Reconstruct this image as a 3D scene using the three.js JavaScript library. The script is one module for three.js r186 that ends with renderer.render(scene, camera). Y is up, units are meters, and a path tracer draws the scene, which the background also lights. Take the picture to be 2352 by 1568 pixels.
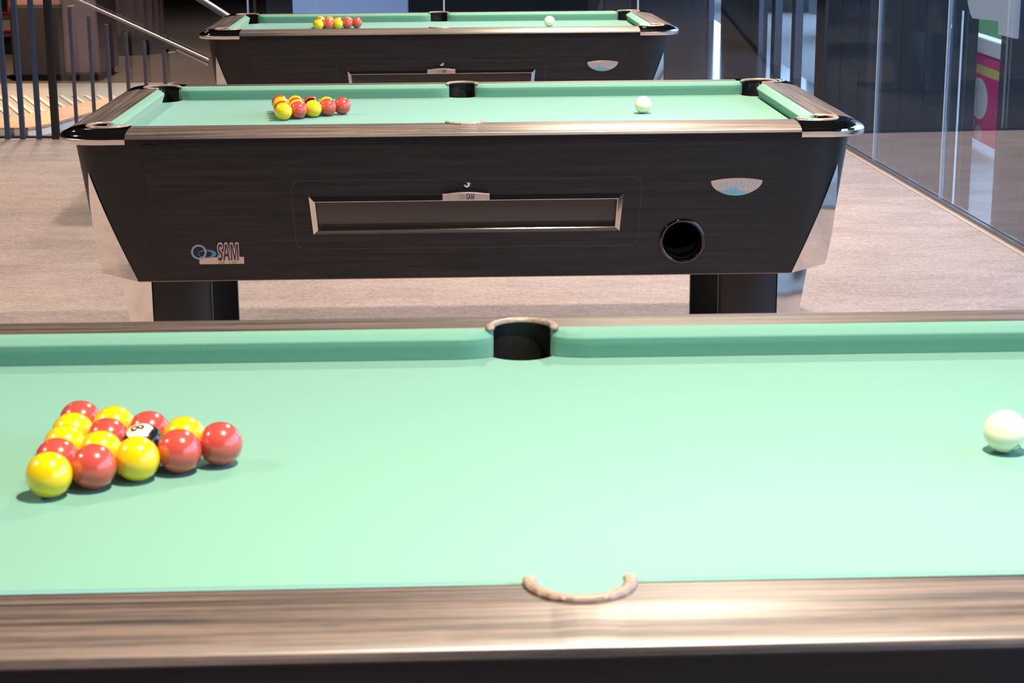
import * as THREE from 'three';
import { mergeGeometries, toCreasedNormals, mergeVertices } from 'three/addons/utils/BufferGeometryUtils.js';
import { RoundedBoxGeometry } from 'three/addons/geometries/RoundedBoxGeometry.js';

// ---------------------------------------------------------------- camera, sky, exposure, lights
const scene = new THREE.Scene();
const BH = 0.81;                                    // height of the playing beds
const camera = new THREE.PerspectiveCamera(2 * Math.atan(784 / 4176.19) * 180 / Math.PI, 1.5, 0.05, 200);
camera.position.set(0, 0.64705 + BH, 0);
camera.rotation.order = 'YXZ';
camera.rotation.set(-0.245157, 0, -0.00508);
camera.focus = 5.2;
camera.userData.fStop = 16;
scene.add(camera);

scene.background = new THREE.Color().setRGB(0.55, 0.74, 1.0);
scene.backgroundIntensity = 5.5;

const renderer = new THREE.WebGLRenderer({ antialias: true });
renderer.toneMapping = THREE.LinearToneMapping;
renderer.toneMappingExposure = 1.0;
renderer.shadowMap.enabled = true;

const TABLES = [                                    // x, z, turn, tilt, label
  [0.03497, -2.01592, 0.04725, -0.00262, 'green pool table closest to the camera, cut off at both ends', 'foreground'],
  [-0.13715, -5.30081, 0.03321, 0.0017, 'green pool table in the middle, its whole dark cabinet in view', 'middle'],
  [-0.33173, -8.65161, 0.04558, 0.00109, 'green pool table farthest away, partly hidden behind the middle table', 'farthest'],
];
const CEIL = 3.06;
const WARM = [1.0, 0.84, 0.66];
const LAMPS = [                                     // x, z, candela, half angle, label
  [0.38, -1.55, 50, 1.3, 'round ceiling downlight over the pool table closest to the camera'],
  [0.55, -4.75, 60, 1.3, 'round ceiling downlight over the middle pool table'],
  [0.50, -8.05, 66, 1.3, 'round ceiling downlight over the farthest pool table'],
  [0.30, -10.70, 44, 1.3, 'round ceiling downlight just before the glass partition'],
  [-2.85, -2.2, 46, 1.15, 'round ceiling downlight left of the pool table closest to the camera'],
  [-2.95, -5.6, 50, 1.15, 'round ceiling downlight left of the middle pool table'],
  [-3.05, -9.0, 30, 0.95, 'round ceiling downlight left of the farthest pool table'],
  [-1.5, -11.5, 85, 0.85, 'added unseen ceiling downlight brightening the wooden board and its grey riser'],  // added lamp, placed to light the riser
  [-3.2, -12.9, 52, 0.95, 'added unseen ceiling downlight brightening the ribbed mat and the seat fronts'],  // added fill for the armchair front and the mat
  [-3.2, -15.6, 22, 1.0, 'added unseen ceiling downlight brightening the pink lounge seats'],  // added to lift the dim lounge
  [-1.1, -12.2, 7, 0.7, 'added unseen ceiling downlight brightening the blue-grey board'],  // extra lamp put in only to brighten the board
];

// ---------------------------------------------------------------- helpers
let seedState = 7;
const rnd = () => { seedState = (seedState * 1664525 + 1013904223) >>> 0; return seedState / 4294967296; };
const names = new Map();
function numbered(n) { const k = names.get(n) || 0; names.set(n, k + 1); return k ? `${n}_${String(k).padStart(3, '0')}` : n; }
function tag(o, label, category, group) { o.userData.label = label; o.userData.category = category; if (group) o.userData.group = group; return o; }
function thing(name, label, category, pos = [0, 0, 0], turn = 0, group) {
  const o = new THREE.Group(); o.name = numbered(name); o.position.set(...pos); o.rotation.y = turn; scene.add(o);
  return tag(o, label, category, group);
}
function part(name, geo, mat, parent, label) {
  const m = new THREE.Mesh(geo, mat); m.name = name; m.castShadow = m.receiveShadow = true; parent.add(m);
  if (label) m.userData.label = label;
  return m;
}
function struct(name, geo, mat) {
  const m = geo ? new THREE.Mesh(geo, mat) : new THREE.Group(); m.name = numbered(name); m.userData.kind = 'structure';
  m.castShadow = m.receiveShadow = true; scene.add(m); return m;
}
const box = (x0, x1, y0, y1, z0, z1) => new THREE.BoxGeometry(x1 - x0, y1 - y0, z1 - z0).translate((x0 + x1) / 2, (y0 + y1) / 2, (z0 + z1) / 2);
const rbox = (x0, x1, y0, y1, z0, z1, r = 0.004) => new RoundedBoxGeometry(x1 - x0, y1 - y0, z1 - z0, 2, r).translate((x0 + x1) / 2, (y0 + y1) / 2, (z0 + z1) / 2);
function grid(rows, { flip = false, crease = 0.7, close = false } = {}) {
  const nr = rows.length, nc = rows[0].length, P = [], U = [], I = [];
  rows.forEach((r, i) => {
    let s = 0;
    r.forEach((p, j) => {
      if (j) s += Math.hypot(p[0] - r[j - 1][0], p[1] - r[j - 1][1], p[2] - r[j - 1][2]);
      P.push(p[0], p[1], p[2]); U.push(p[3] !== undefined ? p[3] : s, p[4] !== undefined ? p[4] : i * 0.03);
    });
  });
  const n = close ? nc : nc - 1;
  for (let i = 0; i < nr - 1; i++) for (let j = 0; j < n; j++) {
    const a = i * nc + j, b = i * nc + (j + 1) % nc, c = a + nc, d = b + nc;
    if (flip) I.push(a, c, b, b, c, d); else I.push(a, b, c, b, d, c);
  }
  const g = new THREE.BufferGeometry();
  g.setAttribute('position', new THREE.Float32BufferAttribute(P, 3));
  g.setAttribute('uv', new THREE.Float32BufferAttribute(U, 2));
  g.setIndex(I);
  return toCreasedNormals(g, crease);
}
const flat = (g) => g.index ? g.toNonIndexed() : g;
const merge = (...gs) => mergeGeometries(gs.map((g) => { const f = flat(g); for (const k of Object.keys(f.attributes)) if (!['position', 'normal', 'uv'].includes(k)) f.deleteAttribute(k); return f; }));
function tube(pts, r, seg = 40, rs = 8, closed = false) { return new THREE.TubeGeometry(new THREE.CatmullRomCurve3(pts.map((p) => new THREE.Vector3(...p)), closed, 'centripetal'), seg, r, rs, closed); }
function capsuleTube(pts, r, seg, rs) {
  const e = [pts[0], pts[pts.length - 1]].map((p) => new THREE.SphereGeometry(r, 10, 8).translate(...p));
  return merge(tube(pts, r, seg, rs), ...e);
}
function rod(a, b, r, rs = 10) {
  const A = new THREE.Vector3(...a), B = new THREE.Vector3(...b), d = B.clone().sub(A), g = new THREE.CylinderGeometry(r, r, d.length(), rs);
  g.applyQuaternion(new THREE.Quaternion().setFromUnitVectors(new THREE.Vector3(0, 1, 0), d.normalize()));
  return g.translate(...A.add(B).multiplyScalar(0.5).toArray());
}
function poly(pts, y0, y1) {                       // plan polygon [x, z] extruded upwards
  const s = new THREE.Shape(pts.map((p) => new THREE.Vector2(p[0], -p[1])));
  return new THREE.ExtrudeGeometry(s, { depth: y1 - y0, bevelEnabled: false }).rotateX(-Math.PI / 2).translate(0, y0, 0);
}

// ---------------------------------------------------------------- textures
function vnoise(w, h, fx, fy, seed) {              // tiling value noise, fx by fy cells
  const g = new Float32Array(fx * fy); let s = seed >>> 0;
  for (let i = 0; i < g.length; i++) { s = (s * 1664525 + 1013904223) >>> 0; g[i] = s / 4294967296; }
  const out = new Float32Array(w * h), sm = (t) => t * t * (3 - 2 * t);
  for (let y = 0; y < h; y++) {
    const v = y / h * fy, j = Math.floor(v), tv = sm(v - j), j1 = (j + 1) % fy;
    for (let x = 0; x < w; x++) {
      const u = x / w * fx, i = Math.floor(u), tu = sm(u - i), i1 = (i + 1) % fx;
      const a = g[j * fx + i] * (1 - tu) + g[j * fx + i1] * tu, b = g[j1 * fx + i] * (1 - tu) + g[j1 * fx + i1] * tu;
      out[y * w + x] = a * (1 - tv) + b * tv;
    }
  }
  return out;
}
function mixNoise(w, h, layers) {
  const out = new Float32Array(w * h);
  for (const [fx, fy, k, seed] of layers) { const n = vnoise(w, h, fx, fy, seed); for (let i = 0; i < out.length; i++) out[i] += (n[i] - 0.5) * k; }
  return out;
}
const enc = (v) => { v = Math.min(1, Math.max(0, v)); return Math.round(255 * (v <= 0.0031308 ? 12.92 * v : 1.055 * v ** (1 / 2.4) - 0.055)); };
function colorTex(w, h, f, sx, sy) {               // f(i, x, y) -> linear colour
  const d = new Uint8Array(w * h * 4);
  for (let i = 0; i < w * h; i++) { const c = f(i, i % w, (i / w) | 0); d[i * 4] = enc(c[0]); d[i * 4 + 1] = enc(c[1]); d[i * 4 + 2] = enc(c[2]); d[i * 4 + 3] = 255; }
  const t = new THREE.DataTexture(d, w, h); t.colorSpace = THREE.SRGBColorSpace; t.wrapS = t.wrapT = THREE.RepeatWrapping;
  t.magFilter = THREE.LinearFilter; t.minFilter = THREE.LinearMipmapLinearFilter; t.generateMipmaps = true; t.repeat.set(1 / sx, 1 / sy); t.needsUpdate = true; return t;
}
function grayTex(w, h, n, sx, sy, lo = -0.5, hi = 0.5) {
  const d = new Uint8Array(w * h * 4);
  for (let i = 0; i < w * h; i++) { const v = Math.round(255 * Math.min(1, Math.max(0, (n[i] - lo) / (hi - lo)))); d[i * 4] = d[i * 4 + 1] = d[i * 4 + 2] = v; d[i * 4 + 3] = 255; }
  const t = new THREE.DataTexture(d, w, h); t.wrapS = t.wrapT = THREE.RepeatWrapping; t.magFilter = THREE.LinearFilter; t.minFilter = THREE.LinearMipmapLinearFilter;
  t.generateMipmaps = true; t.repeat.set(1 / sx, 1 / sy); t.needsUpdate = true; return t;
}
const lerp3 = (a, b, t) => [a[0] + (b[0] - a[0]) * t, a[1] + (b[1] - a[1]) * t, a[2] + (b[2] - a[2]) * t];
const rgb = (r, g, b) => new THREE.Color().setRGB(r, g, b);
const std = (color, roughness = 0.6, o = {}) => new THREE.MeshStandardMaterial({ color: Array.isArray(color) ? rgb(...color) : color, roughness, ...o });
const phys = (color, roughness, o = {}) => new THREE.MeshPhysicalMaterial({ color: rgb(...color), roughness, ...o });

// wood laminate of the rails: long dark and light streaks
const railN = mixNoise(1024, 256, [[3, 24, 0.45, 11], [5, 60, 0.5, 12], [9, 120, 0.4, 13], [60, 128, 0.2, 14]]);
const railTex = colorTex(1024, 256, (i) => lerp3([0.032, 0.024, 0.021], [0.25, 0.195, 0.172], Math.min(1, Math.max(0, 0.5 + railN[i] * 1.5))), 1.1, 0.18);
const cabN = mixNoise(1024, 256, [[3, 30, 0.5, 21], [6, 70, 0.6, 22], [20, 128, 0.4, 23]]);
const cabTex = colorTex(1024, 256, (i) => lerp3([0.0030, 0.0022, 0.0021], [0.0165, 0.0124, 0.0118], Math.min(1, Math.max(0, 0.5 + cabN[i] * 1.3))), 0.9, 0.30);
const feltN = mixNoise(512, 512, [[256, 256, 0.7, 31], [128, 128, 0.4, 32]]);
const feltBump = grayTex(512, 512, feltN, 0.25, 0.25);
const carN = mixNoise(1024, 1024, [[6, 10, 0.22, 41], [13, 26, 0.24, 42], [40, 90, 0.2, 43], [256, 300, 0.4, 44], [512, 512, 0.4, 45]]);
const carTex = colorTex(1024, 1024, (i) => { const t = 0.5 + carN[i]; return lerp3([0.20, 0.160, 0.152], [0.42, 0.335, 0.320], Math.min(1, Math.max(0, t))); }, 2.6, 2.6);
const carBump = grayTex(1024, 1024, carN, 2.6, 2.6);
const plyN = mixNoise(512, 512, [[4, 40, 0.5, 51], [12, 120, 0.4, 52], [6, 6, 0.4, 53]]);
const plyTex = colorTex(512, 512, (i) => lerp3([0.50, 0.36, 0.22], [0.78, 0.60, 0.40], Math.min(1, Math.max(0, 0.55 + plyN[i]))), 1.2, 0.6);

const M = {
  cloth: phys([0.172, 0.385, 0.302], 0.95, { sheen: 1.0, sheenColor: rgb(1, 1, 1), sheenRoughness: 0.5, bumpMap: feltBump, bumpScale: 0.00012 }),
  rail: phys([0.74, 0.68, 0.65], 0.385, { map: railTex, ior: 2.2 }),
  cabinet: std([1, 1, 1], 0.5, { map: cabTex }),
  moulding: std([0.010, 0.008, 0.0075], 0.42),
  apron: std([0.008, 0.0062, 0.006], 0.5),
  capBlack: phys([0.006, 0.006, 0.007], 0.08, { clearcoat: 1, clearcoatRoughness: 0.03 }),
  capChrome: std([0.62, 0.60, 0.60], 0.06, { metalness: 1 }),
  blackPlastic: std([0.007, 0.0065, 0.006], 0.5),
  hole: std([0.004, 0.004, 0.004], 0.9),
  chrome: std([0.80, 0.78, 0.77], 0.07, { metalness: 1 }),
  chromeSatin: std([0.74, 0.70, 0.67], 0.22, { metalness: 1 }),
  rim: std([0.34, 0.25, 0.21], 0.48, { metalness: 0.3 }),
  smoked: phys([0.035, 0.024, 0.017], 0.14, { ior: 1.95 }),
  groove: std([0.05, 0.04, 0.035], 0.45),
  chip: std([0.30, 0.17, 0.09], 0.8),
  legBlack: std([0.012, 0.012, 0.013], 0.35),
};

// ---------------------------------------------------------------- the pool table
// table axes: x along the long side, z towards the camera, y from the bed (moved up by BH at the end)
const ZC = 0.488, ZN = 0.4605, HN = 0.0354, HR = 0.041, XC = 0.948, XN = 0.9201;
const LX = 1.062, LZ = 0.605, SEAMX = 0.877, SEAMZ = 0.44;
const CPX = 0.940, CPZ = 0.467, CPR = 0.053;        // corner pockets
const SPZ = 0.510, SPR = 0.050;                     // side pockets

const up = (g) => g.translate(0, BH, 0);
// cushion along u from 0 to L; w is the distance from the nose line back towards the rail
function cushion(L, aL, aR) {
  const W = ZC - ZN, C = [], n = 10;
  for (let i = 0; i <= n; i++) { const t = i / n * Math.PI / 2; C.push([aL * (1 - Math.cos(t)), W * (1 - Math.sin(t)), Math.cos(t) / aL, Math.sin(t) / W]); }
  for (let i = 1; i < 12; i++) C.push([aL + (L - aL - aR) * i / 12, 0, 0, 1]);
  for (let i = 0; i <= n; i++) { const t = (1 - i / n) * Math.PI / 2; C.push([L - aR * (1 - Math.cos(t)), W * (1 - Math.sin(t)), -Math.cos(t) / aR, Math.sin(t) / W]); }
  const top = (w) => HN + (HR - HN) * w / W;
  const prof = [[0.0005, 0.0090], [0.006, 0.0075], [0.018, 0.0036], [0.0255, 0.0010], [0.0285, 0], [0.0315, 0.0004], [0.0338, 0.0018], [0.0352, 0.0042], [null, 0.0075]];
  const rows = prof.map(([y, d]) => C.map(([u, w, nu, nw]) => {
    const l = Math.hypot(nu, nw), d2 = d * (nw / l) ** 2, U = u + nu / l * d2, Wd = Math.min(W, w + nw / l * d2);
    return [U, y === null ? top(Wd) : y, Wd, U, Wd + (y || 0.04)];
  }));
  rows.push(C.map(([u, , nu, nw]) => { const l = Math.hypot(nu, nw), U = u + nu / l * 0.0075 * (nw / l) ** 2; return [U, HR, W, U, W + 0.05]; }));
  return grid(rows, { crease: 0.9 });               // nose faces -w here
}
function place(geo, f, flip) {                     // map (u, y, w) to the table
  const g = geo.clone(), p = g.attributes.position;
  for (let i = 0; i < p.count; i++) { const q = f(p.getX(i), p.getY(i), p.getZ(i)); p.setXYZ(i, ...q); }
  if (flip) {
    const ix = []; for (let i = 0; i < p.count; i += 3) ix.push(i, i + 2, i + 1);
    g.setIndex(ix);
  }
  const h = g.index ? g.toNonIndexed() : g; h.deleteAttribute('normal');
  return toCreasedNormals(h, 0.9);
}
// outer profile of the rails from the top inwards edge outwards: t = 0 at the inner line, 1 at the outer line
const railProfile = [[0, -0.012], [0, 0.030], [0, HR - 0.002], [0.02, HR], [0.30, HR], [0.36, HR], [0.42, HR - 0.0004], [0.55, HR - 0.0015], [0.70, HR - 0.0040], [0.83, HR - 0.0072], [0.94, HR - 0.0109], [0.975, HR - 0.0128], [0.994, HR - 0.0155], [1.0, HR - 0.0190], [0.99, HR - 0.0205], [0.93, HR - 0.0215], [0.6, HR - 0.0215]];
function longRail() {
  const xs = [];
  for (let i = 0; i <= 16; i++) xs.push(-SEAMX + (SEAMX - 0.06) * i / 16);
  for (let i = 1; i < 24; i++) xs.push(-0.06 + 0.12 * i / 24);
  for (let i = 0; i <= 16; i++) xs.push(0.06 + (SEAMX - 0.06) * i / 16);
  xs[16] = -0.0475; xs[40] = 0.0475;
  for (let i = 1; i < 24; i++) xs[16 + i] = -0.0475 * Math.cos(Math.PI * i / 24);
  const inner = (x) => Math.abs(x) < 0.0475 ? ZC + 0.047 * Math.sqrt(1 - (x / 0.0475) ** 2) : ZC;
  const rows = railProfile.map(([t, y]) => xs.map((x) => {
    const zi = inner(x), zb = Math.max(0.53, zi + 0.005);
    const z = t < 0.3 ? zi + (Math.max(zi, ZC) + (zb - zi) - zi) * (t / 0.3) : zb + (LZ - zb) * (t - 0.3) / 0.7;
    return [x, y, z, x, z + y];
  }));
  return grid(rows, { flip: true, crease: 0.5 });
}
function endRail() {
  const zs = []; for (let i = 0; i <= 24; i++) zs.push(SEAMZ - 2 * SEAMZ * i / 24);
  return grid(railProfile.map(([t, y]) => zs.map((z) => { const x = XC + (LX - XC) * t; return [x, y, z, z, x + y]; })), { flip: true, crease: 0.5 });
}
// corner cap for the +x +z corner: strips between an inner path (round the pocket) and the outer path
function capPaths(n) {
  const inn = [], out = [];
  const a0 = Math.atan2(ZC - CPZ, -Math.sqrt(CPR ** 2 - (ZC - CPZ) ** 2)), a1 = Math.atan2(-Math.sqrt(CPR ** 2 - (XC - CPX) ** 2), XC - CPX);
  const xs = CPX + CPR * Math.cos(a0), ze = CPZ + CPR * Math.sin(a1);
  for (let i = 0; i <= n; i++) {
    const t = i / n;
    const A = a0 + (a1 - a0) * Math.min(1, Math.max(0, (t - 0.04) / 0.92));
    inn.push(t < 0.04 ? [SEAMX + (xs - SEAMX) * t / 0.04, ZC] : t > 0.96 ? [XC, ze + (SEAMZ - ze) * (t - 0.96) / 0.04] : [CPX + CPR * Math.cos(A), CPZ + CPR * Math.sin(A)]);
    const R = 0.115, s1 = LX - R - SEAMX, s2 = LZ - R - SEAMZ, T = s1 + R * Math.PI / 2 + s2, s = t * T;
    out.push(s < s1 ? [SEAMX + s, LZ] : s < s1 + R * Math.PI / 2 ? [LX - R + R * Math.sin((s - s1) / R), LZ - R + R * Math.cos((s - s1) / R)] : [LX, LZ - R - (s - s1 - R * Math.PI / 2)]);
  }
  return [inn, out];
}
function capBody() {
  const n = 56, [inn, out] = capPaths(n), off = 0.0012;
  const prof = [[0, -0.03], [0, 0.03], [0.01, 0.0425], [0.3, 0.0432], [0.5, 0.0426], [0.66, 0.0405], [0.80, 0.0365], [0.91, 0.0315], [0.98, 0.0265], [1.0, 0.0215], [0.985, 0.020]];
  return grid(prof.map(([t, y]) => inn.map((p, i) => { const q = out[i], k = t + (t > 0.9 ? off / 0.1 : 0); return [p[0] + (q[0] - p[0]) * k, y, p[1] + (q[1] - p[1]) * k, i * 0.006, y]; })), { flip: true, crease: 0.6 });
}
function capStrip() {
  const n = 56, [inn, out] = capPaths(n);
  const prof = [[1.006, 0.0222], [1.020, 0.0212], [1.014, 0.0085], [1.006, 0.0075], [0.8, 0.0075]];
  return grid(prof.map(([t, y]) => inn.map((p, i) => { const q = out[i]; return [p[0] + (q[0] - p[0]) * t, y, p[1] + (q[1] - p[1]) * t, i * 0.006, y]; })), { flip: true, crease: 0.5 });
}
const arcPts = (cx, cz, r, a0, a1, y, n = 20) => Array.from({ length: n + 1 }, (_, i) => { const a = a0 + (a1 - a0) * i / n; return [cx + r * Math.cos(a), y, cz + r * Math.sin(a)]; });
function bedCloth() {
  const s = new THREE.Shape(), X = 0.945, Z = 0.485;
  const c = [[X, Z], [-X, Z], [-X, -Z], [X, -Z]];
  s.setFromPoints(c.map((p) => new THREE.Vector2(...p)));
  // cut the pockets out of the outline instead of using holes that touch it
  const pts = [], arc = (cx, cz, r, a0, a1) => { for (let i = 0; i <= 20; i++) { const a = a0 + (a1 - a0) * i / 20; pts.push(new THREE.Vector2(cx + r * Math.cos(a), cz + r * Math.sin(a))); } };
  const hx = Math.acos((X - CPX) / (CPR + 0.002)), hz = Math.asin((Z - CPZ) / (CPR + 0.002)), r = CPR + 0.002;
  const h = Math.asin((SPZ - Z) / SPR);
  // corner +x,+z : enter along x = X going up in z, arc clockwise round the pocket through the inside
  arc(CPX, CPZ, r, -hx, -Math.PI - hz + Math.PI * 0, 0); // from the right edge over the inside to the top edge
  arc(0, SPZ, SPR, -h, -Math.PI + h);
  const first = pts.slice();
  const q = [];
  for (const p of first) q.push(p);
  for (const p of first.slice().reverse()) if (true) q.push(null);
  // corner +x+z, side +z are in "first"; mirror them for the other corners
  const corner = first.slice(0, 21), side = first.slice(21);
  const mir = (a, sx, sz, rev) => { const b = a.map((p) => new THREE.Vector2(p.x * sx, p.y * sz)); return rev ? b.reverse() : b; };
  const all = [...corner, ...side, ...mir(corner, -1, 1, true), ...mir(corner, -1, -1), ...mir(side, -1, -1), ...mir(corner, 1, -1, true)];
  const sh = new THREE.Shape(all.map((p) => new THREE.Vector2(p.x, -p.y)));
  return new THREE.ExtrudeGeometry(sh, { depth: 0.03, bevelEnabled: false }).rotateX(-Math.PI / 2).translate(0, -0.03, 0);
}
// cabinet: plan outline that tapers downwards, its rounded corners cut by a plane that widens towards the bottom
const CAB = { X: (y) => 1.031 + 0.126 * y, Z: (y) => 0.565 + 0.06 * y, r: 0.113, y0: -0.073, y1: -0.365 };
const phi0 = (y) => Math.PI / 4 * Math.min(1, Math.max(0, (y - CAB.y0) / (CAB.y1 - CAB.y0)));
function corner(y, phi, X, Z, r, f0, out = 0) {     // phi from the diagonal, -45..45 degrees
  const p = Math.cos(f0), rad = (Math.abs(phi) < f0 ? p / Math.cos(phi) : 1) * r + out, a = Math.PI / 4 - phi;
  return [X - r + rad * Math.cos(a), y, Z - r + rad * Math.sin(a)];
}
function cabinetBody() {
  const ys = [0.021, 0.0, -0.04, -0.073, -0.09, -0.12, -0.16, -0.2, -0.25, -0.3, -0.34, -0.365], N = 16;
  const rows = ys.map((y) => {
    const ring = [], q = [];
    const f = phi0(y), Q = Math.PI / 4;
    for (let i = 0; i <= N; i++) { const k = i / N; q.push(corner(y, k < 0.25 ? -Q + (Q - f) * k * 4 : k > 0.75 ? f + (Q - f) * (k - 0.75) * 4 : f * (k - 0.5) * 4, CAB.X(y), CAB.Z(y), CAB.r, f)); }
    // from front right, round the right end, back, left end, to front left; the front stays open behind the panel
    ring.push([0.835 + 0.055 * y, y, CAB.Z(y) - 0.0012]);
    q.forEach((p) => ring.push(p)); q.slice().reverse().forEach((p) => ring.push([p[0], y, -p[2]]));
    q.forEach((p) => ring.push([-p[0], y, -p[2]])); q.slice().reverse().forEach((p) => ring.push([-p[0], y, p[2]]));
    ring.push([-(0.835 + 0.055 * y), y, CAB.Z(y) - 0.0012]);
    return ring;
  });
  const shell = grid(rows, { crease: 0.35, flip: false });
  return shell;
}
function cornerPlate(f0y, Xf, Zf, r, yA, yB, n = 16) {
  const rows = [], m = 8;
  for (let i = 0; i <= n; i++) { const y = yA + (yB - yA) * i / n, f = f0y(y); rows.push(Array.from({ length: m + 1 }, (_, j) => corner(y, (-1 + 2 * j / m) * f, Xf(y), Zf(y), typeof r === 'function' ? r(y) : r, f, 0.0022))); }
  const last = rows[n]; rows.push(last.map((p) => [p[0] - 0.012, p[1] - 0.001, p[2] - 0.012]));
  return grid(rows, { crease: 0.5 });
}
const LEG = { X: (y) => 0.988 + 0.2 * (y + 0.365), Z: () => 0.32, r: (y) => Math.max(0.012, 0.112 + 0.2 * (y + 0.365)), f: () => Math.PI / 4 };
function leg() {                                   // L-shaped in plan, its outer corner cut flat, narrowing downwards
  const rows = [], N = 8;
  for (let i = 0; i <= 8; i++) {
    const y = -0.362 - (0.81 - 0.362) * i / 8, yy = Math.min(y, -0.365), X = LEG.X(yy), r = LEG.r(yy), ring = [];
    ring.push([X, y, 0.08], [X - 0.028, y, 0.08], [X - 0.028, y, 0.32 - r - 0.012], [X - r - 0.012, y, 0.292], [0.712, y, 0.292], [0.712, y, 0.314], [0.718, y, 0.32]);
    for (let j = 0; j <= N; j++) ring.push(corner(y, Math.PI / 4 * (2 * j / N - 1), X, 0.32, r, LEG.f()));
    rows.push(ring);
  }
  return grid(rows, { crease: 0.5, flip: false, close: true });
}
const TILT = Math.atan(0.06);
const onFront = (g, off = 0) => up(g.translate(0, 0, off).rotateX(TILT).translate(0, 0, CAB.Z(0)));
function roundedTrap(t, b, yt, yb, r, cx = 0) {    // trapezium with rounded corners
  const s = new THREE.Shape();
  const P = [[cx - t, yt], [cx + t, yt], [cx + b, yb], [cx - b, yb]].map((p) => new THREE.Vector2(...p));
  const pts = [];
  for (let i = 0; i < 4; i++) {
    const p = P[i], a = P[(i + 3) % 4].clone().sub(p).normalize(), c = P[(i + 1) % 4].clone().sub(p).normalize();
    const A = p.clone().addScaledVector(a, r), C = p.clone().addScaledVector(c, r);
    for (let k = 0; k <= 8; k++) { const u = k / 8; pts.push(new THREE.Vector2().addScaledVector(A, (1 - u) * (1 - u)).addScaledVector(p, 2 * u * (1 - u)).addScaledVector(C, u * u)); }
  }
  s.setFromPoints(pts); return s;
}
function rimGeo(cx, cz, r, a0, a1) {
  const g = capsuleTube(arcPts(cx, cz, r, a0, a1, 0, 28), 0.0068, 60, 10); return g.scale(1, 0.62, 1).translate(0, HR + 0.0012, 0);
}
function linerGeo(cx, cz, r, a0, a1) {             // full cup below the bed, back wall only above it
  const lower = new THREE.CylinderGeometry(r, r * 0.94, 0.11, 40, 1, true).translate(cx, -0.057, cz);
  const floor_ = new THREE.CircleGeometry(r, 40).rotateX(-Math.PI / 2).translate(cx, -0.11, cz);
  const wall = grid([-0.004, 0.018, HR - 0.001].map((y) => arcPts(cx, cz, r, a0, a1, y, 30)), { crease: 1.2 });
  return merge(lower, floor_, wall);
}
function canvasTex(w, h, draw) {
  const c = document.createElement('canvas'); c.width = w; c.height = h; const x = c.getContext('2d'); draw(x, w, h);
  const t = new THREE.CanvasTexture(c); t.colorSpace = THREE.SRGBColorSpace; return t;
}
function fitUV(g) {                                // uv from 0 to 1 over the xy extent
  g.computeBoundingBox(); const b = g.boundingBox, p = g.attributes.position, u = g.attributes.uv;
  for (let i = 0; i < p.count; i++) u.setXY(i, (p.getX(i) - b.min.x) / (b.max.x - b.min.x), (p.getY(i) - b.min.y) / (b.max.y - b.min.y));
  return g;
}
function samText(x, cx, base, hgt, wid, dark, edge, lw) {
  x.save(); x.translate(cx, base); x.font = 'bold 100px sans-serif'; x.textAlign = 'center'; x.textBaseline = 'alphabetic';
  const m = x.measureText('SAM').width; x.scale(wid / m, hgt / 73); x.lineJoin = 'round';
  x.lineWidth = lw; x.strokeStyle = edge; x.strokeText('SAM', 0, 0); x.fillStyle = dark; x.fillText('SAM', 0, 0); x.restore();
}
const samTex = canvasTex(560, 240, (x, w, h) => {
  x.clearRect(0, 0, w, h); samText(x, w / 2, h - 14, h - 34, w - 40, '#4a3238', '#c9aaa6', 15);
});
const subTex = canvasTex(512, 40, (x, w, h) => {
  x.clearRect(0, 0, w, h); x.fillStyle = '#3a2a28'; x.font = 'bold 30px sans-serif'; x.textBaseline = 'middle';
  const words = ['BILLIARDS', '&', 'LOISIRS'], at = [10, 262, 330];
  words.forEach((t, i) => x.fillText(t, at[i], h / 2, [205, 30, 172][i]));
});
const plateTex = canvasTex(512, 80, (x, w, h) => {
  x.fillStyle = '#d9c4ba'; x.fillRect(0, 0, w, h); x.strokeStyle = '#6d6a78'; x.lineWidth = 4;
  x.beginPath(); x.arc(200, 44, 22, 0, 7); x.stroke(); x.beginPath(); x.ellipse(228, 48, 24, 14, 0, 0, 7); x.stroke();
  samText(x, 304, 72, 58, 92, '#3d4152', '#b9a9a6', 4);
});
const atlTex = canvasTex(1024, 360, (x, w, h) => {
  x.fillStyle = '#dcc0b2'; x.fillRect(0, 0, w, h);
  x.fillStyle = '#8cc3d2'; x.beginPath(); x.moveTo(80, 262); x.quadraticCurveTo(330, 250, 450, 165); x.quadraticCurveTo(560, 270, 880, 300); x.lineTo(880, h); x.lineTo(80, h); x.fill();
  x.fillStyle = '#dcc0b2'; x.beginPath(); x.moveTo(470, 170); x.quadraticCurveTo(640, 330, 980, 262); x.lineTo(1024, 120); x.fill();
  x.save(); x.translate(w / 2 + 30, 205); x.transform(1, 0, -0.28, 1, 0, 0); x.font = 'bold 170px sans-serif'; x.textAlign = 'center';
  const m = x.measureText('ATLANTIC').width; x.scale(800 / m, 1); x.lineWidth = 9; x.strokeStyle = '#efe0d8'; x.strokeText('ATLANTIC', 0, 0);
  x.fillStyle = '#93bfc8'; x.fillText('ATLANTIC', 0, 0); x.restore();
  x.fillStyle = '#5d7f8c'; for (let i = 0; i < 3; i++) { x.beginPath(); x.arc(400 + i * 45, 285, 8, 0, 7); x.fill(); }
});

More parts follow.
